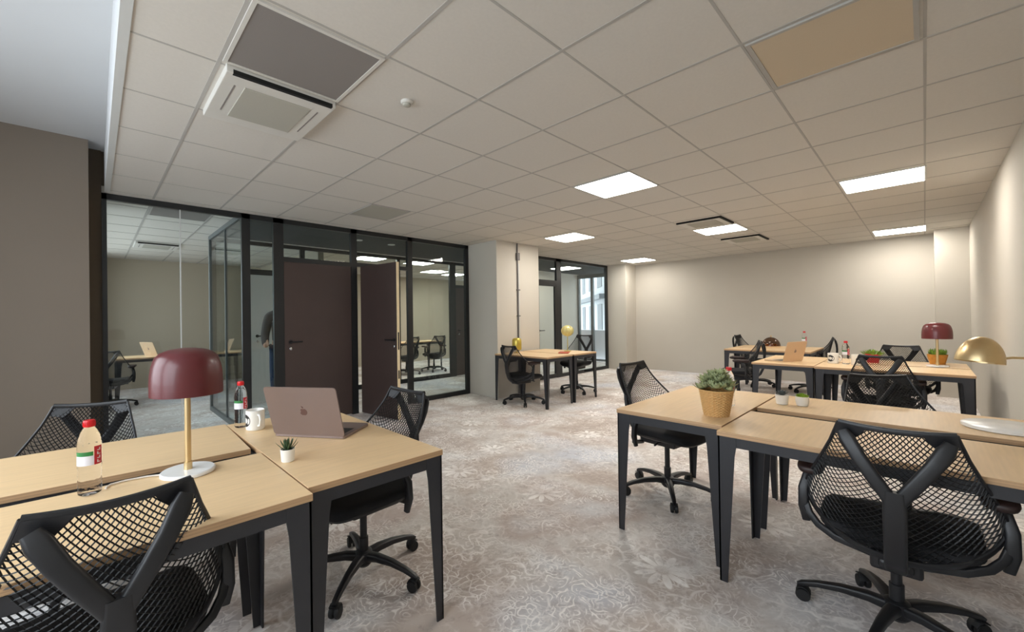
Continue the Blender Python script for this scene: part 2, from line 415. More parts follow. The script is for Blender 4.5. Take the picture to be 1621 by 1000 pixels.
# closed brown door
d1 = struct(MB().box(1.757, YP+0.004, 0.012, 2.653, YP+0.046, 2.08).build('door_1', M['brown_door'], smooth=0, bevel=0.003))
lever(d1, 1.83, YP+0.004, 1.06, 1)
# open brown door, swung into the room on its left jamb
ang = math.radians(-82)
d2 = D.objects.new('door_2', None); COL.objects.link(d2); struct(d2); d2.location = (2.825, YP, 0); d2.rotation_euler = (0,0,ang)
MB().box(0.012, -0.042, 0.012, 0.80, 0, 2.085).build('leaf', [M['brown_door']], d2, smooth=0)
MB().box(0.80, -0.042, 0.012, 0.806, 0, 2.085).build('edge_strip', M['cream_edge'], d2, smooth=0)
lk = MB().box(0.806, -0.032, 0.93, 0.8075, -0.010, 1.16); lk.box(0.806, -0.032, 0.55, 0.8075, -0.01, 0.66); lk.box(0.806, -0.032, 0.33, 0.8075, -0.01, 0.42)
lk.build('latch_plate', M['black'], d2, smooth=0)
lever(d2, 0.745, -0.042, 1.06, -1)
hb = MB()
for z in (0.25, 1.0, 1.85): hb.lathe([(0.011, z), (0.011, z+0.11)], 12, (0, 0, 0))
hb.build('hinge', M['black'], d2)

# second bay of glazing, right of the column: glazed door and fixed pane
f = partition('w', 5.95, 9.58, [(5.95, 6.0, 0), (6.70, 6.76, 0), (7.43, 7.60, 0), (9.50, 9.58, 0)], YP)
railbox(f, 6.0, 6.70, 0, 0.075); railbox(f, 7.60, 9.50, 0, 0.075); railbox(f, 6.76, 7.43, 2.05, 2.13)
w2 = f.build('window_2', M['frame'], smooth=0); struct(w2)
for a, b, z0, z1 in ((6.0, 6.70, 0.075, 2.56), (6.76, 7.43, 2.13, 2.56), (7.60, 9.50, 0.075, 2.56)):
    MB().box(a, YP+0.02, z0, b, YP+0.03, z1).build('pane', M['glass'], w2, smooth=0)
f = MB().box(6.765, YP, 0.01, 6.82, YP+0.045, 2.05).box(7.37, YP, 0.01, 7.425, YP+0.045, 2.05).box(6.82, YP, 0.01, 7.37, YP+0.045, 0.09).box(6.82, YP, 2.0, 7.37, YP+0.045, 2.05)
d3 = f.build('door_3', M['frame'], smooth=0); struct(d3)
MB().box(6.82, YP+0.018, 0.09, 7.37, YP+0.028, 2.0).build('pane', M['glass'], d3, smooth=0)
lever(d3, 6.80, YP, 1.05, 1)

# ------------------------------------------------------------------ corridor and rooms beyond
g = MB().box(1.29, YP+0.05, 2.60, 11.2, YC-0.2, 2.68).build('ceiling_corridor', M['darkceil'], smooth=0); struct(g)
g = MB().box(-0.06, YP+0.05, H, 1.29, YB, H+0.08).box(1.29, YC-0.2, H, 11.2, YB, H+0.08).build('ceiling_rooms', M['tile'], smooth=0); struct(g)
gb = MB()
for i in range(0, 19):
    xx = -0.1401 + 0.6*i
    gb.box(xx-0.011, YC+0.06 if xx > 1.3 else YP+0.1, H-0.004, xx+0.011, YB, H+0.01)
for j in range(7, 16):
    yy = 1.783+0.6*j
    if yy > YP+0.1: gb.box(0.02, yy-0.007, H-0.003, 1.28 if yy < YC+0.05 else 11.0, yy+0.007, H+0.01)
struct(gb.build('trim_4', M['tbar'], smooth=0))
g = MB().box(-0.2, YB, 0, 11.3, YB+0.1, H).build('wall_rooms_back', M['wall_rooms'], smooth=0); struct(g)
# left side of the meeting room: sill and lintel round a window
g = MB().box(-0.16, 5.64, 0, -0.06, YB, 0.8).box(-0.16, 5.64, 2.5, -0.06, YB, H).box(-0.16, 5.64, 0.8, -0.06, 6.2, 2.5).box(-0.16, 10.2, 0.8, -0.06, YB, 2.5)
g = g.build('wall_meeting_left', M['wall_rooms'], smooth=0); struct(g)
g = MB().box(2.95, YC+0.05, 0, 3.05, YB, H).build('wall_divider', M['wall_rooms'], smooth=0); struct(g)
g = MB().box(6.86, YC, 0, 11.2, YC+0.1, H).build('wall_corridor', M['wall'], smooth=0); struct(g)
g = MB().box(10.55, YP-0.5, 0, 10.65, YP+0.06, H).build('wall_corridor_end', M['wall'], smooth=0); struct(g)
# side glazing of the meeting room
f = MB().box(1.27, YP+0.05, 2.56, 1.31, 7.4, H).box(1.27, YP+0.05, 0, 1.31, 7.4, 0.06).box(1.27, 7.34, 0.06, 1.31, 7.4, 2.56).box(1.275, 6.36, 0.06, 1.305, 6.38, 2.56)
w3 = f.build('window_3', M['grey_frame'], smooth=0); struct(w3)
MB().box(1.286, YP+0.06, 0.06, 1.294, 6.36, 2.56).build('pane', M['glass'], w3, smooth=0)
MB().box(1.286, 6.38, 0.06, 1.294, 7.34, 2.56).build('pane', M['glass'], w3, smooth=0)
# second partition, across the corridor
f = partition('w', 1.31, 6.86, [(1.31, 1.37, 0), (1.76, 1.83, 0), (2.62, 2.70, 0), (4.55, 4.62, 0), (5.93, 6.10, 0), (6.80, 6.86, 0)], YC, bot=0.08)
for a, b in ((1.37, 1.76), (2.70, 4.55), (4.62, 5.93)): railbox(f, a, b, 0, 0.085, YC)
railbox(f, 1.83, 2.62, 2.08, 2.17, YC); railbox(f, 6.10, 6.80, 2.03, 2.10, YC)
w6 = f.build('window_6', M['frame'], smooth=0); struct(w6)
for a, b, z0 in ((1.37, 1.76, 0.085), (1.83, 2.62, 2.17), (2.70, 4.55, 0.085), (4.62, 5.93, 0.085), (6.10, 6.80, 2.10)):
    MB().box(a, YC+0.02, z0, b, YC+0.03, 2.56).build('pane', M['glass'], w6, smooth=0)
d4 = struct(MB().box(1.835, YC+0.004, 0.012, 2.615, YC+0.044, 2.08).build('door_4', M['white_door'], smooth=0)); lever(d4, 1.93, YC+0.004, 1.09, 1)
d5 = struct(MB().box(6.105, YC+0.004, 0.012, 6.795, YC+0.044, 2.03).build('door_5', M['brown_door'], smooth=0)); lever(d5, 6.18, YC+0.004, 1.05, 1)
# window that ends the corridor, and what is outside it
f = MB().box(11.0, 5.58, 0, 11.08, 5.64, H).box(11.0, 7.34, 0, 11.08, 7.40, H).box(11.0, 5.58, 0, 11.08, 7.4, 0.05).box(11.0, 5.58, 2.5, 11.08, 7.4, H).box(11.0, 6.85, 0, 11.08, 6.93, H)
w7 = f.build('window_7', M['grey_frame'], smooth=0); struct(w7)
MB().box(11.03, 5.64, 0.05, 11.04, 6.85, 2.5).build('pane', M['window_glass'], w7, smooth=0)
MB().box(11.03, 6.93, 0.05, 11.04, 7.34, 2.5).build('pane', M['window_glass'], w7, smooth=0)
tag(MB().box(11.55, 4.5, -0.1, 11.8, 9.5, 0.86).box(11.5, 4.5, 0.86, 11.85, 9.5, 0.90).build('parapet', M['parapet'], smooth=0), 'bright white low parapet outside the window at the corridor end', 'wall')
# facade of the house opposite
th = math.radians(40.1)
fa = thing('building', 'pale facade with tall grey windows and a dark ledge seen through the far glazing', 'building', (11.9, 6.9, 0), th)
MB().box(0.4, -0.8, -4, 22, 0, 12).build('facade_wall', M['facade'], fa, smooth=0)
MB().box(0.4, 0, 1.92, 22, 0.18, 2.08).build('ledge', M['facade_dark'], fa, smooth=0)
k = 0
for zz, hh in ((-2.0, 2.4), (0.55, 1.2), (2.35, 2.1), (5.1, 2.1)):
    for c in range(9):
        xx = 0.9 + c*2.2
        MB().box(xx, -0.05, zz, xx+0.95, 0.02, zz+hh).build('facade_window', M['facade_dark'], fa, smooth=0)

# ------------------------------------------------------------------ ceiling fittings
def light_panel(x, y, label, size=0.57, z=H, grp='square ceiling light panels'):
    t = thing('ceiling_light', label, 'ceiling light', (x, y, z), 0, grp)
    s = size/2; e = 0.012
    MB().box(-s-e, -s-e, -0.008, s+e, -s, 0.002).box(-s-e, s, -0.008, s+e, s+e, 0.002).box(-s-e, -s, -0.008, -s, s, 0.002).box(s, -s, -0.008, s+e, s, 0.002).build('frame', M['trim_light'], t, smooth=0)
    MB().box(-s, -s, -0.005, s, s, 0.002).build('diffuser', M['panel_light'], t, smooth=0)
    return t
light_panel(3.77, 2.07, 'large lit ceiling panel nearest the camera, above the middle of the room')
light_panel(5.63, 0.27, 'lit ceiling panel beside the right wall, nearer of the two there')
light_panel(9.30, 0.26, 'lit ceiling panel in the far right corner near the pillar')
light_panel(5.65, 3.93, 'lit ceiling panel in front of the cream column with the pipe')
light_panel(6.93, 2.10, 'lit ceiling panel between two black-edged air units')
light_panel(9.22, 4.53, 'smallest looking lit ceiling panel in front of the far left pillar')
light_panel(4.25, 7.98, 'lit panel seen through the glass above the open brown door')
light_panel(5.50, 7.95, 'lit panel seen highest behind the glass right of the open door')
light_panel(6.83, 9.20, 'lit panel seen second highest behind the glass right of the open door')
light_panel(7.75, 9.45, 'lit panel seen lowest behind the glass right of the open door')
light_panel(9.0, 6.40, 'lit panel seen through the far glazing above the glazed door', z=2.60)
for x, y, lab in ((3.09, 6.16, 'small round downlight in the dark corridor ceiling, left of two'), (3.70, 6.19, 'small round downlight in the dark corridor ceiling, right of two')):
    t = thing('downlight', lab, 'ceiling light', (x, y, 2.60), 0, 'corridor downlights')
    MB().lathe([(0.05, -0.006), (0.062, -0.006), (0.062, 0.0)], 24).build('rim', M['trim_light'], t)
    MB().lathe([(0.05, -0.005), (0.05, 0.0)], 24).build('lens', M['spot_light'], t)

def ac_unit(x0, y0, x1, y1, label, drop=0.040, slits=()):
    t = thing('air_conditioner', label, 'air conditioner', ((x0+x1)/2, (y0+y1)/2, H), 0, 'ceiling air cassettes')
    a = (x1-x0)/2; b = (y1-y0)/2
    MB().box(-a, -b, -drop, a, b, 0.003).build('cover', M['ac_white'], t, smooth=0, bevel=0.004)
    MB().box(-a*0.62, -b*0.66, -drop-0.004, a*0.62, b*0.66, -drop+0.002).build('grille', M['vent_mid'], t, smooth=0, bevel=0.002)
    for s in slits:
        if s == '-y': MB().box(-a+0.03, -b-0.001, -drop-0.001, a-0.02, -b+0.020, -drop+0.02).build('air_slot', M['slot'], t, smooth=0)
        if s == '-x': MB().box(-a-0.004, -b-0.004, -drop-0.002, -a+0.022, b, -drop+0.02).build('air_slot', M['slot'], t, smooth=0)
        if s == '-yf': MB().box(-a, -b-0.004, -drop-0.002, a, -b+0.022, -drop+0.02).build('air_slot', M['slot'], t, smooth=0)
    for sx in (-1, 1): MB().box(sx*a*0.78-0.004, -b*0.62, -drop-0.001, sx*a*0.78+0.004, b*0.5, -drop+0.002).build('flap_line', M['vent_grey'], t, smooth=0)
    return t
ac_unit(0.49, 2.36, 1.05, 2.97, 'white air cassette with black slot beside the grey ceiling panel, near left', slits=('-y',))
ac_unit(5.95, 1.80, 6.50, 2.36, 'flush air cassette with dark edge just before the middle lit panel', drop=0.02, slits=('-x', '-yf'))
ac_unit(7.80, 1.80, 8.40, 2.36, 'flush air cassette with dark edge just beyond the middle lit panel', drop=0.02, slits=('-x', '-yf'))
ac_unit(0.48, 8.40, 1.05, 9.0, 'white air cassette on the meeting room ceiling behind the glass', drop=0.04, slits=('-y',))
def panel(x0, y0, x1, y1, mat, name, label, frame=True, edge=None):
    t = thing(name, label, 'ceiling panel', ((x0+x1)/2, (y0+y1)/2, H), 0)
    a = (x1-x0)/2; b = (y1-y0)/2; e = 0.018
    MB().box(-a+e, -b+e, -0.007, a-e, b-e, 0.002).build('perforated_sheet', M[mat], t, smooth=0)
    MB().box(-a, -b, -0.010, a, -b+e, 0.002).box(-a, b-e, -0.010, a, b, 0.002).box(-a, -b+e, -0.010, -a+e, b-e, 0.002).box(a-e, -b+e, -0.010, a, b-e, 0.002).build('frame', M['tbar'] if not edge else M[edge], t, smooth=0)
    return t
panel(0.47, 1.80, 1.055, 2.345, 'vent_grey', 'return_air_panel', 'grey return air panel in the ceiling beside the near air cassette', edge='ac_white')
panel(2.275, 0.0, 2.84, 0.57, 'vent_tan', 'perforated_panel', 'tan perforated ceiling panel at top right of the room')
panel(2.26, 4.19, 2.77, 4.74, 'vent_mid', 'ceiling_grille', 'square grey ceiling grille above the two brown doors')
panel(0.47, 5.70, 1.055, 6.28, 'vent_grey', 'return_air_panel', 'grey ceiling panel just behind the left glass bay')
t = thing('smoke_detector', 'small white smoke detector on a ceiling tile near the grey panel', 'smoke detector', (1.36, 2.08, H))
MB().lathe([(0.036, 0), (0.036, -0.010), (0.030, -0.016)], 28).build('base', M['ac_white'], t)
MB().lathe([(0.024, -0.016), (0.022, -0.026), (0.014, -0.030)], 28).build('sensor', M['vent_mid'], t)
# conduit on the column
t = thing('conduit', 'thin grey metal conduit with clips running down the cream column', 'pipe', (5.36, 4.83, 0))
MB().tube([(0, -0.014, 0.02), (0, -0.014, H-0.002)], 0.012, 10, up=(0,1,0)).build('pipe', M['zinc'], t)
MB().box(-0.03, -0.05, H-0.30, 0.03, 0, H-0.17).build('junction_box', M['zinc'], t, smooth=0, bevel=0.004)
for z in (0.4, 0.9, 1.35, 1.8): MB().box(-0.022, -0.03, z, 0.05, 0, z+0.018).build('clip', M['zinc'], t, smooth=0)
MB().box(0.028, -0.012, 0.75, 0.052, 0, H-0.35).build('cable_duct', M['trim_light'], t, smooth=0)

# ------------------------------------------------------------------ desks
DZ = 0.75
def desk(label, x0, y0, x1, y1, rot=0, grp=None):
    cx, cy = (x0+x1)/2, (y0+y1)/2; a, b = (x1-x0)/2, (y1-y0)/2
    t = thing('office_desk', label, 'desk', (cx, cy, 0), rot, grp or 'beech office desks')
    m = MB().box(-a, -b, DZ-0.024, a, b, DZ, 1)
    m.mi[1] = 0                                    # upper face laminate, edges plywood
    m.build('tabletop', [M['wood'], M['ply']], t, smooth=0, bevel=0.0015)
    i = 0.006; h0, h1 = DZ-0.072, DZ-0.0245; w = 0.022
    f = MB().box(-a+i, -b+i, h0, a-i, -b+i+w, h1).box(-a+i, b-i-w, h0, a-i, b-i, h1).box(-a+i, -b+i+w, h0, -a+i+w, b-i-w, h1).box(a-i-w, -b+i+w, h0, a-i, b-i-w, h1)
    f.build('frame', M['steel'], t, smooth=0)
    k = 0.007; W0, W1 = 0.080, 0.034
    for sx in (-1, 1):
        for sy in (-1, 1):
            X, Y = sx*(a-i+0.002), sy*(b-i+0.002)
            l = MB()
            l.prism([(X, Y, h1), (X-sx*W0, Y, h1), (X-sx*W0, Y, h0), (X-sx*W0*0.9, Y, h0-0.05), (X-sx*W1, Y, 0), (X, Y, 0)], (0, -sy*k, 0))
            l.prism([(X, Y, h1), (X, Y-sy*W0, h1), (X, Y-sy*W0, h0), (X, Y-sy*W0*0.9, h0-0.05), (X, Y-sy*W1, 0), (X, Y, 0)], (-sx*k, 0, 0))
            l.build('leg', M['steel'], t, smooth=0)
    return t
desk('beech desk at the left carrying the laptop and small aloe pot', 0.540, 1.476, 1.130, 2.70)
desk('beech desk at the left front carrying the burgundy lamp and a water bottle', -0.66, 1.415, 0.534, 2.02)
desk('bare beech desk at the left behind the lamp desk, along the grey wall', -0.67, 2.135, 0.530, 2.745, math.radians(-2))
desk('beech desk at right holding the wicker plant pot, its end to the walkway', 2.396, 0.735, 3.59, 1.335)
desk('beech desk at right front with the large mesh chair pushed in', 2.285, -0.465, 2.885, 0.725)
desk('beech desk holding two small white succulent pots and the brass lamp', 3.02, -0.465, 3.60, 0.725)
desk('far right desk carrying the pale gold laptop', 5.83, 0.85, 7.03, 1.45)
desk('far right desk with white mugs on it and a mesh chair in front', 5.77, -0.31, 6.37, 0.84)
desk('far right desk carrying the orange planter, by the right wall', 6.42, -0.31, 7.03, 0.84)
desk('rearmost desk near the back wall, nearer of the rearmost pair', 7.83, 1.18, 8.43, 2.35)
desk('rearmost desk near the back wall carrying the smoked glass dome', 8.45, 1.18, 9.05, 2.35)
desk('beech desk beside the cream column, left one of the pair', 4.74, 3.72, 5.38, 4.78)
desk('beech desk before the far glazing, right one of the pair by the column', 5.42, 3.72, 6.06, 4.78)
desk('desk in the meeting room behind the left glass bay', 0.25, 8.95, 2.0, 9.6)
desk('desk in the room behind the corridor glass, seen right of the open door', 5.0, 8.75, 6.72, 9.35)

# ------------------------------------------------------------------ mesh chair
def lerp(a, b, t): return a + (b-a)*t
def pw(tab, v):
    for (a, x), (b, y) in zip(tab, tab[1:]):
        if v <= b: return lerp(x, y, (v-a)/(b-a))
    return tab[-1][1]
def bpt(u, v):
    w = pw([(0, .155), (.25, .184), (.55, .228), (.85, .275), (1, .292)], v)
    au = min(1.0, abs(u))
    zt = .905 - .010*(1-u*u)
    zb = .560 - .170*max(0.0, 1-au**2.3)**.55
    z = lerp(zt, zb, v)
    y = pw([(0, -.300), (.3, -.268), (.6, -.232), (.85, -.212), (1, -.222)], v) + (.012 + .16*v*v)*au**2.2
    return Vector((w*u, y, z))
def make_chair():
    t = thing('office_chair', 'x', 'chair', (0,0,0), 0, 'black mesh office chairs')
    # elastic back: diamond net with real openings
    NU, NV = 40, 46
    me = D.meshes.new('net'); vs = []; idx = {}
    def gv(i, j):
        if (i, j) not in idx: idx[(i, j)] = len(vs); vs.append(tuple(bpt(-1 + 2*i/NU, j/NV)))
        return idx[(i, j)]
    fs = []
    for j in range(0, NV+1):
        for i in range(0, NU+1):
            if (i + j) % 2: 
                ring = [(i, j-1), (i+1, j), (i, j+1), (i-1, j)]
                ring = [p for p in ring if 0 <= p[0] <= NU and 0 <= p[1] <= NV]
                if len(ring) >= 3: fs.append([gv(*p) for p in ring])
    me.from_pydata(vs, [], fs); me.update()
    tmp = D.objects.new('net', me); COL.objects.link(tmp)
    wm = tmp.modifiers.new('w', 'WIREFRAME'); wm.thickness = 0.0056; wm.use_even_offset = False; wm.use_boundary = True; wm.use_replace = True
    dg = bpy.context.evaluated_depsgraph_get()
    nm = D.meshes.new_from_object(tmp.evaluated_get(dg)); nm.name = 'backrest_net'
    D.objects.remove(tmp); D.meshes.remove(me)
    nm.materials.clear(); nm.materials.append(M['mesh'])
    net = D.objects.new('backrest_net', nm); COL.objects.link(net); net.parent = t
    # rim
    r = MB()
    r.sweep([bpt(-1+2*k/24, 0) + Vector((0, -.002, 0)) for k in range(25)], rrect(.016, .022, .006, 2), up=(0,0,1))
    for s in (-1, 1):
        r.tube([bpt(s, k/16) for k in range(17)], .0062, 8, up=(0,1,0))
        # corner gusset joining rim and arm
        a, b, c = bpt(s, 0), bpt(s*.45, .005), bpt(s*.99, .13)
        d = bpt(s*.66, .12)
        r.prism([a, b, d, c], (0, -.012, 0))
    r.sweep([bpt(-1+2*k/40, 1) for k in range(41)], rrect(.012, .030, .005, 2), up=(0,-.5,1))
    r.build('back_rim', M['black'], t)
    # Y shaped tower
    y = MB()
    y.sweep([(0,-.17,.345), (0,-.235,.365), (0,-.285,.41), (0,-.322,.50), (0,-.338,.61), (0,-.340,.685)], rrect(.064, .030, .011), up=(0,-1,0), scales=[(1.0,1.3),(1.0,1.2),1,1,(1.05,1),(.9,1)])
    for s in (-1, 1):
        y.sweep([(s*.004,-.338,.632), (s*.022,-.340,.67), (s*.058,-.341,.728), (s*.098,-.335,.795), (s*.128,-.322,.853), (s*.141,-.312,.878)], rrect(.046, .026, .011), up=(0,-1,0), scales=[(.9,.9),1,(1.02,1),(1.05,1),(1.1,.95),(.8,.7)])
    y.build('y_frame', M['black'], t, smooth=50)
    # seat
    def outline(k, z, sc):
        pts = []
        for q in range(40):
            a = 2*PI*q/40; ca, sa = math.cos(a), math.sin(a)
            xx = .245*sc*math.copysign(abs(ca)**.55, ca); yy = .225*sc*math.copysign(abs(sa)**.55, sa)
            zz = z - (.030*max(0, (yy-.10)/.12)**2 if yy > .10 else 0) - .010*(1-(xx/.245)**2)
            pts.append((xx, yy+.03, zz))
        return pts
    def slab(layers):
        m = MB(); vs = []; fs = []
        for k, (z, s_) in enumerate(layers): vs += outline(k, z, s_)
        for k in range(len(layers)-1):
            for q in range(40): fs.append((k*40+q, k*40+(q+1) % 40, (k+1)*40+(q+1) % 40, (k+1)*40+q))
        fs.append(tuple(reversed(range(40)))); fs.append(tuple(range((len(layers)-1)*40, len(layers)*40)))
        return m.add(vs, fs)
    slab([(.418, .95), (.424, .99), (.440, 1.0), (.456, .985), (.464, .94), (.467, .80), (.466, .4)]).build('seat', M['fabric'], t, smooth=60)
    slab([(.385, .62), (.392, .80), (.405, .94), (.419, .965), (.419, .5)]).build('seat_pan', M['black'], t, smooth=60)
    MB().box(-.075, -.18, .315, .075, .10, .385).box(-.05, -.20, .33, .05, -.15, .37).build('tilt_mechanism', M['black'], t, smooth=0, bevel=.012)
    MB().tube([(.07, .02, .36), (.17, .03, .365), (.215, .035, .36)], .007, 8).build('height_lever', M['black'], t)
    # arms
    for s in (-1, 1):
        a = MB()
        a.sweep([(s*.288,-.065,.395), (s*.296,-.075,.46), (s*.296,-.070,.54), (s*.284,-.045,.60), (s*.270,-.02,.640)], rrect(.040, .030, .010), up=(0,1,0), scales=[(.75,.75),1,1,.85,.7])
        a.sweep([(s*.290,-.075,.480), (s*.274,-.092,.440), (s*.240,-.120,.408), (s*.18,-.150,.385), (s*.06,-.160,.366)], rrect(.030, .018, .007), up=(0,-1,0))
        ar = a.build('armrest', M['black'], t, smooth=50)
        p = MB()
        ol = [(px, py) for px, py in rrect(.095, .225, .038, 5)]
        vs = []; lay = [(.630, .70), (.636, .92), (.650, 1.0), (.663, .97), (.669, .86)]
        for z, s_ in lay: vs += [(s*.268+px*s_, -.015+py*s_, z - .010*(py/.11)**2 + .05*min(0, py+.03)) for px, py in ol]
        n = len(ol); fs = []
        for k in range(len(lay)-1):
            for q in range(n): fs.append((k*n+q, k*n+(q+1) % n, (k+1)*n+(q+1) % n, (k+1)*n+q))
        fs.append(tuple(reversed(range(n)))); fs.append(tuple(range((len(lay)-1)*n, len(lay)*n)))
        p.add(vs, fs).build('arm_pad', M['pad'], ar, smooth=60)
    MB().lathe([(.024, .09), (.024, .20), (.018, .201), (.018, .40)], 20).build('gas_lift', M['black'], t)
    MB().lathe([(.030, .055), (.043, .07), (.046, .10), (.042, .128), (.028, .135)], 24).build('hub', M['black'], t)
    lm = None
    for k in range(5):
        if lm is None:
            l = MB().sweep([(.025,0,.103), (.09,0,.112), (.18,0,.108), (.26,0,.093), (.315,0,.075), (.330,0,.066)], rrect(.040, .034, .010), up=(0,0,1), scales=[(1.2,1.3),(1.1,1.1),(.9,.9),(.75,.75),(.65,.65),(.5,.5)])
            lo = l.build('leg', M['black'], t, smooth=50); lm = lo.data
            c = MB()
            for s in (-1, 1):
                st = len(c.v)
                c.lathe([(.012, -.010), (.026, -.009), (.0285, -.004), (.0285, .004), (.026, .009), (.012, .010)], 20)
                c.xf(Matrix.Translation((.312, s*.014, .0285)) @ Matrix.Rotation(PI/2, 4, 'X'), st)
            c.box(.300, -.006, .024, .330, .006, .050); c.tube([(.318,0,.040), (.318,0,.074)], .007, 8, up=(0,1,0))
            c.sweep([(.286,0,.040), (.296,0,.058), (.314,0,.064), (.334,0,.056)], rrect(.044, .006, .002, 1), up=(0,0,1))
            co = c.build('castor', M['rubber'], lo, smooth=50); cm = co.data
        else:
            lo = D.objects.new('leg', lm); COL.objects.link(lo); lo.parent = t
            co = D.objects.new('castor', cm); COL.objects.link(co); co.parent = lo
        lo.rotation_euler = (0, 0, 2*PI*k/5)
    return t
proto = make_chair()
FIXED = ('leg', 'hub', 'gas_lift')
def place_chair(first, x, y, face, label, dz=0.0, base=0.0, sc=1.0):
    rz = math.radians(face - 90)
    if first: t = proto; src = None
    else: t = dup(proto, (0,0,0), 0, label)
    t.location = (x, y, 0); t.rotation_euler = (0,0,rz); t['label'] = label
    k = 0
    for c in kids(t):
        nm = c.name.split('.')[0]
        if nm == 'leg': c.rotation_euler = (0,0, math.radians(base - (face-90)) + 2*PI*k/5); k += 1
        elif nm not in FIXED: c.location = (0, 0, min(dz, 0.0) if nm == 'armrest' else dz)
    return t
TREE[proto.name] = [(c, list(kids(c))) for c in kids(proto)]
CH = [
 (2.44, 0.095, 2, 'large black mesh chair at right, back to the camera, brown arm pads visible', 0.0, 36-12),
 (0.02, 1.655, 93, 'black mesh chair at the lower left, back to the camera, at the lamp desk', 0.0, 20),
 (-0.12, 2.78, 248, 'black mesh chair at left behind the bare desk, before the grey wall', 0.0, 50),
 (1.02, 2.02, 184, 'black mesh chair pushed under the laptop desk, greyish back towards the doors', 0.02, 3.7),
 (3.12, 1.33, 262, 'black mesh chair at the left side of the wicker pot desk', 0.05, 210),
 (3.63, 0.09, 208, 'black mesh chair behind the desk with two white succulent pots', 0.0, 10),
 (5.92, 0.31, 1, 'black mesh chair in front of the white mugs desk, green plant behind its back', 0.0, 15),
 (6.90, 0.20, 181, 'black mesh chair on the far side of the planter desk, left of the burgundy lamp', 0.02, 30),
 (7.25, 1.98, 110, 'black mesh chair left of the pale gold laptop, turned sideways', 0.02, 25),
 (8.86, 1.33, 98, 'black mesh chair seen sideways right of the pale gold laptop', 0.02, 5),
 (9.02, 2.18, 268, 'black mesh chair behind the rearmost desk, left of the smoked dome', 0.03, 40),
 (4.86, 4.28, -6, 'black mesh chair at the left side of the desk by the cream column', 0.0, 10),
 (6.22, 4.22, 183, 'black mesh chair before the far glazing, right of the column desks', 0.09, 20),
 (0.18, 8.72, 80, 'black chair at the meeting room desk behind the left glass bay', 0.0, 0),
 (6.28, 8.52, 85, 'black chair at the desk behind the glass right of the open door', 0.0, 12),
 (5.45, 8.50, 95, 'black chair partly hidden by the mullion, behind the corridor glass', 0.0, 30),
]
for n, (x, y, fc, lab, dz, base) in enumerate(CH): place_chair(n == 0, x, y, fc, lab, dz, base)

# ------------------------------------------------------------------ lamps
def red_lamp(x, y, label, s=1.0, cord=None):
    t = thing('table_lamp', label, 'lamp', (x, y, DZ))
    MB().lathe([(.085*s, 0), (.089*s, .003), (.089*s, .012), (.085*s, .016), (0.01, .016)], 48).build('base', M['marble'], t)
    MB().lathe([(.0105*s, .016), (.0105*s, .36*s)], 20).build('stem', M['brass'], t)
    MB().lathe([(.014*s, .014), (.014*s, .045*s), (.011*s, .046*s)], 20).build('collar', M['brass'], t)
    R = .118*s; z0 = .306*s
    outer = [(R, z0), (R*1.0, z0+.045*s), (R*.985, z0+.080*s), (R*.945, z0+.112*s), (R*.86, z0+.143*s), (R*.72, z0+.160*s), (R*.5, z0+.171*s), (R*.25, z0+.176*s), (.001, z0+.178*s)]
    inner = [(r*.965, z-.004*s) for r, z in reversed(outer)]; inner[-1] = (R*.975, z0)
    MB().lathe(outer + inner, 56, cap0=False, cap1=False).build('lamp_shade', M['red_lamp'], t, smooth=60)
    MB().lathe([(.02*s, z0+.02*s), (.028*s, z0+.05*s), (.02*s, z0+.09*s), (.011*s, z0+.11*s)], 20).build('bulb', M['pot'], t)
    if cord: MB().tube([Vector(p) for p in cord], .0032, 8).build('cord', M['cord'], t)
    return t
red_lamp(0.262, 1.955, 'burgundy dome lamp on brass stem and white marble base, left desk', 1.0,
         [(-.06,.02,.006), (-.12,.055,.004), (-.18,.062,.004), (-.222,.052,.004), (-.232,.035,.004), (-.236,.02,.003)])
red_lamp(6.50, -0.085, 'smaller looking burgundy dome lamp in front of the orange planter, far right', .97)

t = thing('arc_lamp', 'brass half-dome lamp on a round white base, right edge of the picture', 'lamp', (3.27, -0.275, DZ))
MB().lathe([(.150, 0), (.156, .004), (.156, .016), (.150, .020), (.02, .020)], 64).build('base', M['marble'], t)
dm = MB(); prof = []
R = .086
for k in range(13):
    a = PI/2*k/12; prof.append((R*math.cos(a) if k < 12 else .0005, R*1.5*math.sin(a)))
inn = [(max(.0005, r-.0025), z-.002) for r, z in reversed(prof)]; inn[-1] = (R-.0025, 0)
dm.lathe(prof + inn, 56, cap0=False, cap1=False)
dm.xf(Matrix.Translation((-.005, .09, .325)) @ Matrix.Rotation(math.radians(9), 4, Vector((.68, .73, 0))))
dm.build('lamp_shade', M['brass'], t, smooth=60)
P0 = Vector((-.005, .09, .325)); side = Vector((.60, -.80, 0)).normalized()
pth = [P0 + side*.085 + Vector((0,0,.015)), P0 + side*.14 + Vector((0,0,.022)), P0 + side*.19 + Vector((0,0,.020)), P0 + side*.215 + Vector((0,0,.0)), P0 + side*.222 + Vector((0,0,-.05)), P0 + side*.215 + Vector((0,0,-.2)), P0+side*.20 + Vector((0,0,-.31))]
MB().tube(pth, .006, 12).build('arm', M['brass'], t)

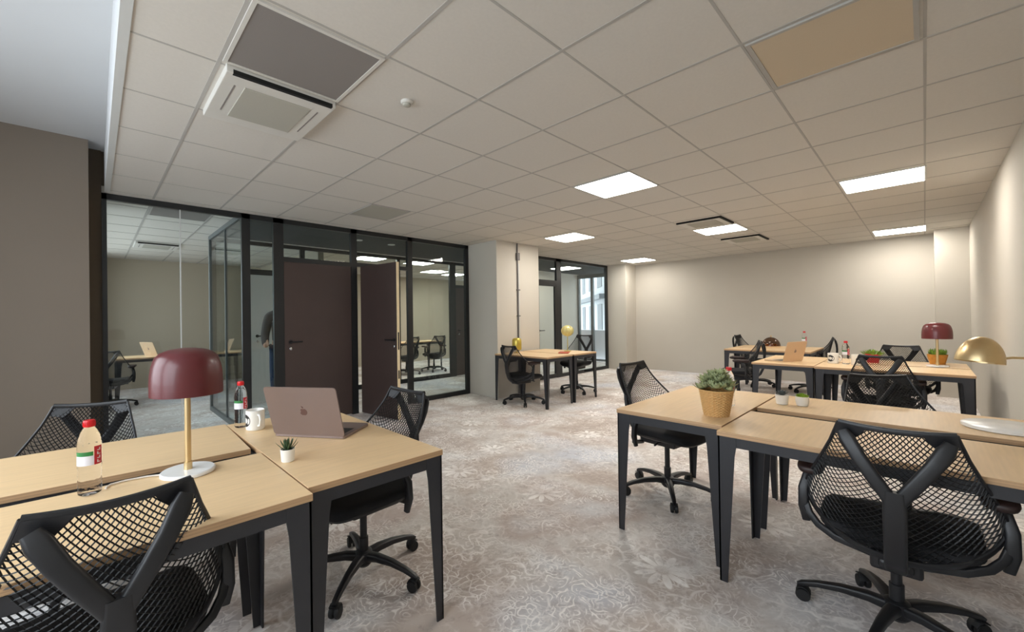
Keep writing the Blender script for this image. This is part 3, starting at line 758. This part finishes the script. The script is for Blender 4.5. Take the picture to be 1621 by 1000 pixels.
# ------------------------------------------------------------------ small things on the desks
def bottle(x, y, z, label, s=1.0, rot=0.0, grp='red-capped water bottles'):
    t = thing('water_bottle', label, 'bottle', (x, y, z), rot, grp)
    r = .032*s
    prof = [(.024*s, .001), (r*.96, .006*s), (r, .016*s), (r*.97, .03*s), (r, .045*s), (r*.95, .060*s), (r*.99, .072*s), (r*.95, .085*s), (r, .10*s), (r, .168*s), (r*.97, .180*s), (r*.86, .200*s), (r*.66, .217*s), (.0135*s, .228*s), (.0135*s, .234*s)]
    MB().lathe(prof, 40).build('bottle_body', M['water'], t, smooth=60)
    cp = [(.0155*s, .230*s), (.0160*s, .232*s), (.0160*s, .248*s), (.0145*s, .252*s)]
    c = MB().lathe(cp, 36); MB()
    for k in range(24):
        a = 2*PI*k/24; c.box(-.0006, -.0006, .232*s, .0006, .0006, .247*s); 
        st = len(c.v)-8; c.xf(Matrix.Translation((.0162*s*math.cos(a), .0162*s*math.sin(a), 0)), st)
    c.build('bottle_cap', M['cap'], t)
    def patch(name, a0, a1, z0, z1, mat, off=.0004, parent=t):
        m = MB(); n = 12; vs = []; fs = []
        for k in range(n+1):
            a = math.radians(a0 + (a1-a0)*k/n)
            for q in (z0, z1): vs.append(((r+off)*math.cos(a), (r+off)*math.sin(a), q*s))
        for k in range(n): fs.append((2*k, 2*k+2, 2*k+3, 2*k+1))
        return m.add(vs, fs).build(name, M[mat], parent)
    lb = patch('paper_label', -75, 75, .104, .136, 'label_white')
    patch('green_band', -75, 20, .136, .150, 'label_green', .0004, lb)
    rb = patch('red_band', 24, 70, .104, .166, 'label_red', .0008, lb)
    for q in range(4): 
        zz = .110 + q*.0135
        patch('lettering', 38, 56, zz, zz+.0025, 'label_white', .0012, rb); patch('lettering', 38 + (q % 2)*12, 44 + (q % 2)*12, zz, zz+.009, 'label_white', .0012, rb)
    return t
def toward(x, y): return math.atan2(-y, -x)
bottle(-.014, 1.962, DZ, 'water bottle with red cap and red label left of the burgundy lamp', 1.0, toward(0, 1.95)-.05)
bottle(.588, 2.585, DZ, 'water bottle with red cap beside the white mug on the laptop desk', 1.0, toward(.58, 2.58)-.05)
bottle(2.96, .862, DZ, 'water bottle whose red cap shows behind the wicker plant pot', .98, toward(2.8, .8))
bottle(6.24, .62, DZ, 'pinkish water bottle between two white mugs, far right', 1.05, toward(6.3, .6))
bottle(8.9, 1.42, DZ, 'faint water bottle on the rearmost desk right of the smoked dome', 1.1, toward(9, 1.8))

def mug(x, y, label, rot, s=1.0):
    t = thing('coffee_mug', label, 'mug', (x, y, DZ), rot, 'white mugs with black disc')
    R = .041*s; h = .094*s
    prof = [(R*.9, 0), (R*.97, .003), (R, .01), (R, h), (R-.003, h+.001), (R-.004, h-.001), (R-.005, .01), (R*.8, .006), (.001, .006)]
    MB().lathe(prof, 44, cap1=False).build('cup', M['mug'], t, smooth=50)
    MB().tube([(0, R-.003, .074*s), (0, R+.018, .076*s), (0, R+.030, .055*s), (0, R+.022, .028*s), (0, R-.003, .022*s)], .0055*s, 10, up=(1,0,0)).build('handle', M['mug'], t)
    m = MB(); n = 28; vs = []; fs = []
    def pt(r, a, off):
        u = r*math.cos(a); w = r*math.sin(a); th = u/R
        return ((R+off)*math.cos(th), (R+off)*math.sin(th), .048*s+w)
    for k in range(n):
        a = 2*PI*k/n; vs += [pt(.013*s, a, .0005), pt(.029*s, a, .0005)]
    for k in range(n): q = (k+1) % n; fs.append((2*k, 2*k+1, 2*q+1, 2*q))
    m.add(vs, fs).build('black_emblem', M['ink'], t)
    return t
mug(.632, 2.478, 'white mug with a black round mark beside the bottle, laptop desk', toward(.63, 2.47)-1.25, 1.12)
mug(6.27, .735, 'white mug left of the pinkish bottle, far right', toward(6.3, .7)-.5, 1.25)
mug(6.19, .52, 'white mug right of the pinkish bottle, far right', toward(6.2, .5)+.45, 1.25)

def laptop(loc, rot, label, mat, L=.36, Wd=.25, tilt=107, keysface=True):
    t = thing('laptop', label, 'laptop', loc, rot)
    b = MB().prism([(px, py + Wd/2, 0.002) for px, py in rrect(L, Wd, .014)], (0, 0, .012))
    b.build('base', M[mat], t)
    MB().box(-L*.43, .045, .0138, L*.43, .145, .0148).build('keyboard', M['keys'], t, smooth=0)
    MB().box(-.06, Wd-.088, .0138, .06, Wd-.012, .0145).build('trackpad', M['laptop'] if mat == 'laptop' else M[mat], t, smooth=0)
    lid = MB().prism([(px, 0, py + Wd/2) for px, py in rrect(L, Wd, .014)], (0, .006, 0))
    rot_m = Matrix.Translation((0, .0, .012)) @ Matrix.Rotation(math.radians(tilt-90), 4, 'X')
    lid.xf(rot_m); lo = lid.build('lid', M[mat], t)
    s = MB().box(-L*.475, .0062, .018, L*.475, .0068, Wd-.012); s.xf(rot_m); s.build('screen', M['screen'], lo, smooth=0)
    # apple shaped emblem on the outside of the lid
    pts = []
    for k in range(48):
        a = 2*PI*k/48
        rr = .0185*(1 + .06*math.cos(2*a) - .14*math.exp(-((a-PI/2)/.32)**2) - .08*math.exp(-((a-3*PI/2)/.3)**2))
        xx, zz = rr*1.0*math.cos(a), rr*1.06*math.sin(a)
        dx, dz_ = xx - (-.0235), zz - .004                     # bite, right side seen from outside
        dd = math.hypot(dx, dz_)
        if dd < .0105: xx, zz = -.0235 + dx/dd*.0105, .004 + dz_/dd*.0105
        pts.append((xx, -.0004, zz + Wd/2))
    em = MB().prism(pts, (0, .0008, 0))
    lf = [(.0, .0), (.001, .006), (-.004, .011), (-.010, .0125), (-.009, .006), (-.004, .001)]
    em.prism([(x_+.002, -.0004, z_ + Wd/2 + .0195) for x_, z_ in lf], (0, .0008, 0))
    em.xf(rot_m); em.build('emblem', M['logo'] if mat == 'laptop' else M['laptop'], lo)
    return t
v = Vector((.890-.661, 1.944-2.258, 0)); lr = math.atan2(v.y, v.x)
mid = Vector(((.890+.661)/2, (1.944+2.258)/2, DZ))
laptop(mid, lr, 'open rose grey laptop seen from behind on the left desk', 'laptop', .385, .262, 108)
laptop((6.18, 1.10, DZ), math.radians(-24), 'open pale gold laptop seen from behind on the far right desk', 'laptop_gold', .34, .24, 104)
laptop((.72, 9.15, DZ), math.radians(-65), 'pale open laptop on the meeting room desk behind the glass', 'laptop_gold', .36, .25, 110)

def leaf(mb, base, d, L, w, curl=.25, thick=.3):
    d = Vector(d).normalized(); s = d.cross(Vector((0,0,1)))
    if s.length < 1e-3: s = Vector((1,0,0))
    s.normalize(); n = s.cross(d); vs = []; fs = []; K = 6
    for k in range(K+1):
        q = k/K; c = Vector(base) + d*L*q + n*(curl*L*q*q)
        ww = w*(math.sin(PI*(.18+.82*q))**.8 if q < 1 else .03)
        vs += [c - s*ww, c - n*ww*thick, c + s*ww, c + n*ww*thick*.4]
    for k in range(K):
        for e in range(4): fs.append((4*k+e, 4*k+(e+1) % 4, 4*k+4+(e+1) % 4, 4*k+4+e))
    fs.append((3,2,1,0)); fs.append((4*K, 4*K+1, 4*K+2, 4*K+3))
    mb.add(vs, fs)
def rosette(mb, c, R, n=26, w=.3, up=.15):
    for k in range(n):
        a = k*2.39996; q = (k+.5)/n
        el = lerp(1.35, .25, q); L = R*lerp(.45, 1.0, q)
        d = (math.cos(a)*math.cos(el), math.sin(a)*math.cos(el), math.sin(el))
        leaf(mb, (c[0]+d[0]*.1*R, c[1]+d[1]*.1*R, c[2]), d, L, R*w*.5, up)
# small aloe on the left desk
t = thing('potted_aloe', 'tiny spiky aloe in a white pot in front of the laptop', 'plant', (.583, 1.815, DZ))
MB().lathe([(.022, 0), (.025, .003), (.0285, .052), (.0265, .0525), (.0255, .044), (.001, .043)], 32, cap1=False).build('pot', M['pot'], t)
MB().lathe([(.0250, .044), (.012, .047), (.001, .048)], 24, cap1=False).build('soil', M['soil'], t)
m = MB()
for k in range(20):
    a = k*2.4; el = lerp(1.45, .55, (k+.5)/20); L = lerp(.05, .062, random.random())
    leaf(m, (.004*math.cos(a), .004*math.sin(a), .044), (math.cos(a)*math.cos(el), math.sin(a)*math.cos(el), math.sin(el)), L, .0052, .12, .5)
m.build('foliage', M['leaf'], t)
# two succulents on the right desk
t = thing('potted_succulent', 'slate blue succulent in a white pot, left of the two', 'plant', (3.235, .637, DZ))
MB().lathe([(.026, 0), (.031, .003), (.037, .062), (.0345, .0625), (.033, .054), (.001, .053)], 32, cap1=False).build('pot', M['pot'], t)
MB().lathe([(.0325, .054), (.001, .058)], 24, cap1=False).build('soil', M['soil'], t)
m = MB(); rosette(m, (0,0,.060), .046, 34, .42, .25); m.build('foliage', M['leaf_blue'], t)
t = thing('potted_moss', 'lime green tufted plant in a white pot, right of the two', 'plant', (3.255, .535, DZ))
MB().lathe([(.024, 0), (.030, .004), (.036, .035), (.0345, .060), (.0325, .0605), (.031, .052), (.001, .051)], 32, cap1=False).build('pot', M['pot'], t)
m = MB()
for k in range(140):
    a = random.random()*2*PI; q = math.sqrt(random.random()); r_ = .028*q
    leaf(m, (r_*math.cos(a), r_*math.sin(a), .050), (math.cos(a)*q*.7, math.sin(a)*q*.7, 1), .034*(1-.35*q), .003, .1)
m.build('foliage', M['leaf_lime'], t)
# wicker pot
t = thing('wicker_planter', 'grey green succulent in a woven straw pot on the right desk', 'plant', (2.635, .835, DZ))
vs = []; fs = []; NR, NS = 40, 96
for j in range(NR+1):
    z = .145*j/NR; r0 = lerp(.062, .086, (j/NR)**.9)
    for k in range(NS):
        a = 2*PI*k/NS; rr = r0 + .0042*math.sin(20*a + PI*(j//2 % 2)) + .0020*math.cos(PI*j)
        vs.append((rr*math.cos(a), rr*math.sin(a), z))
for j in range(NR):
    for k in range(NS): fs.append((j*NS+k, j*NS+(k+1) % NS, (j+1)*NS+(k+1) % NS, (j+1)*NS+k))
fs.append(tuple(reversed(range(NS))))
MB().add(vs, fs).build('pot', M['wicker'], t, smooth=60)
MB().tube([(.087*math.cos(2*PI*k/40), .087*math.sin(2*PI*k/40), .146) for k in range(40)], .0045, 8, closed=True).build('rim', M['wicker'], t)
MB().lathe([(.082, .125), (.001, .132)], 32, cap1=False).build('soil', M['soil'], t)
m = MB()
for k in range(30):
    a = k*2.4; q = math.sqrt((k+.5)/30); r_ = .082*q
    rosette(m, (r_*math.cos(a), r_*math.sin(a), .142 + .085*(1-q*q) + random.random()*.02), .042+random.random()*.014, 16, .45, .25)
for k in range(26):
    a = random.random()*2*PI; q = random.random()
    leaf(m, (.05*q*math.cos(a), .05*q*math.sin(a), .16), (math.cos(a)*q*.8, math.sin(a)*q*.8, 1), .06+.03*random.random(), .005, .2)
m.build('foliage', M['leaf_grey'], t)
# orange planter behind the far lamp
t = thing('orange_planter', 'orange planter with fresh green leaves behind the far burgundy lamp', 'plant', (6.83, -.09, DZ)); t.scale = (.66, .66, .66)
MB().lathe([(.085, 0), (.09, .004), (.125, .165), (.118, .166), (.112, .14), (.001, .138)], 40, cap1=False).build('pot', M['terracotta'], t)
MB().lathe([(.111, .14), (.001, .145)], 24, cap1=False).build('soil', M['soil'], t)
m = MB()
for k in range(70):
    a = random.random()*2*PI; q = math.sqrt(random.random())
    leaf(m, (.09*q*math.cos(a), .09*q*math.sin(a), .14), (math.cos(a)*q, math.sin(a)*q, 1.0), .085+.04*random.random(), .016, .35)
m.build('foliage', M['leaf_fresh'], t)
# plant seen through the chair back
t = thing('green_plant', 'low green plant in a red pot seen through a far chair back', 'plant', (6.62, .42, DZ))
MB().lathe([(.05, 0), (.07, .10), (.065, .101), (.06, .08), (.001, .078)], 32, cap1=False).build('pot', M['label_red'], t)
m = MB()
for k in range(50):
    a = random.random()*2*PI; q = math.sqrt(random.random())
    leaf(m, (.05*q*math.cos(a), .05*q*math.sin(a), .08), (math.cos(a)*q*1.5, math.sin(a)*q*1.5, .7), .08, .014, .2)
m.build('foliage', M['leaf_fresh'], t)
# smoked cloche
t = thing('glass_dome', 'smoked brown glass dome with a knob on the rearmost desk', 'dome', (8.70, 1.86, DZ))
MB().lathe([(.15, 0), (.155, .004), (.155, .016), (.14, .018), (.001, .018)], 40, cap1=False).build('tray', M['wood'], t)
pr = [(.138*math.cos(PI/2*k/10) + .002, .020 + .155*math.sin(PI/2*k/10)) for k in range(11)]
MB().lathe(pr, 40, cap0=False).build('cover', M['smoked'], t, smooth=60)
MB().lathe([(.006, .174), (.007, .184), (.014, .190), (.014, .200), (.005, .206)], 20).build('knob', M['brass'], t)
for k in range(4):
    a = k*1.7
    o = MB(); o.lathe([(.001, 0), (.022, .006), (.03, .02), (.022, .036), (.001, .042)], 16, (8.70+.06*math.cos(a), 1.86+.06*math.sin(a), DZ+.0185))
    tag(o.build('pastry', M['terracotta'], smooth=60), ['baked bun under the smoked dome, left', 'baked bun under the smoked dome, rear', 'baked bun under the smoked dome, right', 'baked bun under the smoked dome, front'][k], 'pastry', 'buns under the dome')
# things on the column desks
t = thing('yellow_lamp', 'olive yellow shaded lamp on the desk against the cream column', 'lamp', (5.10, 4.62, DZ))
MB().lathe([(.045, 0), (.045, .012), (.008, .014), (.008, .06)], 24).build('base', M['gold'], t)
MB().lathe([(.075, .05), (.078, .06), (.078, .20), (.066, .235), (.03, .245)], 28).build('lamp_shade', M['gold'], t, smooth=60)
t = thing('globe_lamp', 'ribbed gold globe lamp on thin stem before the far glazing', 'lamp', (5.86, 4.15, DZ))
MB().lathe([(.06, 0), (.06, .010), (.006, .012), (.006, .27)], 24).build('base', M['gold'], t)
g = MB(); NS = 48; vs = []; fs = []
for j in range(15):
    b_ = -PI/2 + PI*j/14
    for k in range(NS):
        a = 2*PI*k/NS; rr = (.10 + .006*math.cos(12*a))*max(.02, math.cos(b_)); vs.append((rr*math.cos(a), rr*math.sin(a), .345 + .095*math.sin(b_)))
for j in range(14):
    for k in range(NS): fs.append((j*NS+k, j*NS+(k+1) % NS, (j+1)*NS+(k+1) % NS, (j+1)*NS+k))
g.add(vs, fs).build('globe', M['gold_pale'], t, smooth=60)
tag(MB().box(-.11, -.08, 0, .11, .08, .016).build('notebook', M['red_cover'], loc=(5.52, 3.98, DZ), rotz=.5, smooth=0, bevel=.003), 'orange red notebook lying on the desks by the column', 'notebook')

# ------------------------------------------------------------------ person behind the corridor glass
def skinned(name, verts, edges, radii, mat, parent=None, loc=(0,0,0), rotz=0, root=0, sub=2):
    me = D.meshes.new(name); me.from_pydata(verts, edges, []); me.materials.append(mat)
    o = D.objects.new(name, me); COL.objects.link(o)
    sk = o.modifiers.new('skin', 'SKIN'); sk.use_smooth_shade = True
    ss = o.modifiers.new('sub', 'SUBSURF'); ss.levels = sub; ss.render_levels = sub
    for i, r_ in enumerate(radii):
        d = me.skin_vertices[0].data[i]; d.radius = r_ if isinstance(r_, tuple) else (r_, r_); d.use_root = (i == root)
    if parent: o.parent = parent
    o.location = loc; o.rotation_euler = (0,0,rotz); return o
def make_person(x, y, rot):
    t = thing('person', 'person in a dark jacket and blue jeans half hidden behind a black mullion', 'person', (x, y, 0), rot)
    V = [(0,0,.95), (0,.0,1.12), (0,-.01,1.30), (0,0,1.43), (0,.01,1.50), (0,.03,1.58), (0,.03,1.68),
         (.19,0,1.40), (.24,-.01,1.12), (.22,.14,.98), (.20,.24,1.02),
         (-.19,0,1.40), (-.25,-.01,1.12), (-.24,.06,.88), (-.235,.09,.80),
         (.10,0,.90), (.11,.02,.50), (.11,-.01,.09), (.12,.12,.045),
         (-.10,0,.90), (-.13,.04,.50), (-.15,.0,.09), (-.17,.13,.045)]
    Ed = [(0,1),(1,2),(2,3),(3,4),(4,5),(5,6),(3,7),(7,8),(8,9),(9,10),(3,11),(11,12),(12,13),(13,14),(0,15),(15,16),(16,17),(17,18),(0,19),(19,20),(20,21),(21,22)]
    Rd = [(.15,.11),(.13,.10),(.16,.11),(.11,.08),.052,(.078,.095),(.07,.085),.058,.045,.034,.036,.058,.045,.034,.036,.09,.062,.042,.036,.09,.062,.042,.036]
    body = skinned('body', V, Ed, Rd, M['skin'], t)
    J = [V[i] for i in (0,1,2,3)] + [V[7], V[8], V[9], V[11], V[12], V[13]]
    skinned('jacket', J, [(0,1),(1,2),(2,3),(3,4),(4,5),(5,6),(3,7),(7,8),(8,9)], [(.17,.13),(.155,.12),(.18,.13),(.10,.09),.074,.060,.048,.074,.060,.048], M['jacket'], t)
    J = [V[0], V[15], V[16], (.11,-.01,.06), V[19], V[20], (-.15,0,.06)]
    skinned('jeans', J, [(0,1),(1,2),(2,3),(0,4),(4,5),(5,6)], [(.165,.125), .102, .076, .060, .102, .076, .060], M['jeans'], t)
    for s, bx in ((1, .11), (-1, -.155)):
        sh = MB()
        ol = rrect(.095, .27, .045, 5); vs = []; fs = []; n = len(ol)
        for z, q in ((0, .95), (.02, 1.0), (.05, .9), (.085, .5)):
            vs += [(bx+px*q, .06 + (py-.06)*q*1.0, z) for px, py in ol]
        for k in range(3):
            for e in range(n): fs.append((k*n+e, k*n+(e+1) % n, (k+1)*n+(e+1) % n, (k+1)*n+e))
        fs.append(tuple(reversed(range(n)))); fs.append(tuple(range(3*n, 4*n)))
        sh.add(vs, fs).build('shoe', M['shoe'], t)
    hr = MB(); pr = [(.001,.125), (.05,.118), (.078,.09), (.09,.04), (.088,-.02), (.075,-.07)]
    hr.lathe(list(reversed(pr)), 28, (0, .012, 1.645)).build('hair', M['hair'], t, smooth=60)
    # face
    fc = MB()
    fc.prism([(-.012,.125,1.60), (.012,.125,1.60), (.006,.125,1.65), (-.006,.125,1.65)], (0,.022,0))
    fc.build('nose', M['skin'], t, bevel=.004)
    for s in (-1, 1):
        e = MB(); e.lathe([(.001,-.010), (.010,-.006), (.013,0), (.010,.006), (.001,.010)], 14, (s*.032, .118, 1.655)); e.build('eye', M['label_white'], t)
        e = MB(); e.lathe([(.001,-.03), (.012,-.018), (.014,.01), (.001,.03)], 12, (s*.085, .03, 1.63)); e.build('ear', M['skin'], t)
    MB().box(-.022, .116, 1.562, .022, .128, 1.572).build('mouth', M['label_red'], t, bevel=.003)
    for s, (hx, hy, hz), dv in ((1, (.20,.24,1.02), Vector((-.3,.9,.1))), (-1, (-.235,.09,.80), Vector((0,.2,-1)))):
        h = MB(); dv = dv.normalized(); sd = Vector((1,0,0)) if s < 0 else Vector((0,0,1))
        for k in range(4):
            b0 = Vector((hx,hy,hz)) + sd*(k-1.5)*.019 + dv*.03
            L = (.065,.075,.072,.056)[k]
            h.tube([b0, b0+dv*L*.5, b0+dv*L + Vector((0,.012,0))], .0085, 8, scales=[1,.95,.7])
        b0 = Vector((hx,hy,hz)); h.tube([b0, b0 + sd*.035 + dv*.01, b0 + sd*.045 + dv*.045], .010, 8, scales=[1,.95,.75])
        h.build('fingers', M['skin'], t)
    return t
make_person(2.0, 6.35, math.radians(160))

# ------------------------------------------------------------------ daylight
def area(name, loc, rot, sx, sy, power, col):
    l = D.lights.new(name, 'AREA'); l.shape = 'RECTANGLE'; l.size = sx; l.size_y = sy; l.energy = power; l.color = col
    o = D.objects.new(name, l); COL.objects.link(o); o.location = loc; o.rotation_euler = rot; return o
for n, yc in enumerate((0.75, 3.0)):
    area('window_daylight', (XW-0.04, yc, 1.75), (0, math.radians(-62), 0), 1.85, 1.85, 46, (0.86, 0.93, 1.0))
area('window_daylight', (-0.10, 8.2, 1.65), (0, math.radians(-90), 0), 1.6, 3.9, 11, (0.80, 0.92, 1.0))
w = D.worlds.new('sky'); sc.world = w; w.use_nodes = True
bg = w.node_tree.nodes['Background']; bg.inputs['Color'].default_value = (0.86, 0.93, 1.0, 1); bg.inputs['Strength'].default_value = 3.2

# ------------------------------------------------------------------ camera
f_px, yaw, pitch, roll = 656.29, .8176, .0046, -.0138
cam = D.cameras.new('camera'); co = D.objects.new('camera', cam); COL.objects.link(co)
cam.sensor_width = 36; cam.lens = f_px/1621*36; cam.shift_x = 46.61/1621; cam.clip_start = 0.02; cam.clip_end = 200
fwd = Vector((math.cos(yaw)*math.cos(pitch), math.sin(yaw)*math.cos(pitch), math.sin(pitch)))
right = Vector((math.sin(yaw), -math.cos(yaw), 0)); up = right.cross(fwd)
r2 = right*math.cos(roll) + up*math.sin(roll); u2 = -right*math.sin(roll) + up*math.cos(roll)
mw = Matrix((r2, u2, -fwd)).transposed().to_4x4(); mw.translation = (0, 0, 1.333)
co.matrix_world = mw
sc.camera = co
sc.view_settings.view_transform = 'Standard'; sc.view_settings.look = 'None'
sc.view_settings.gamma = 1.0; sc.view_settings.use_curve_mapping = False
sc.view_settings.exposure = 0.0
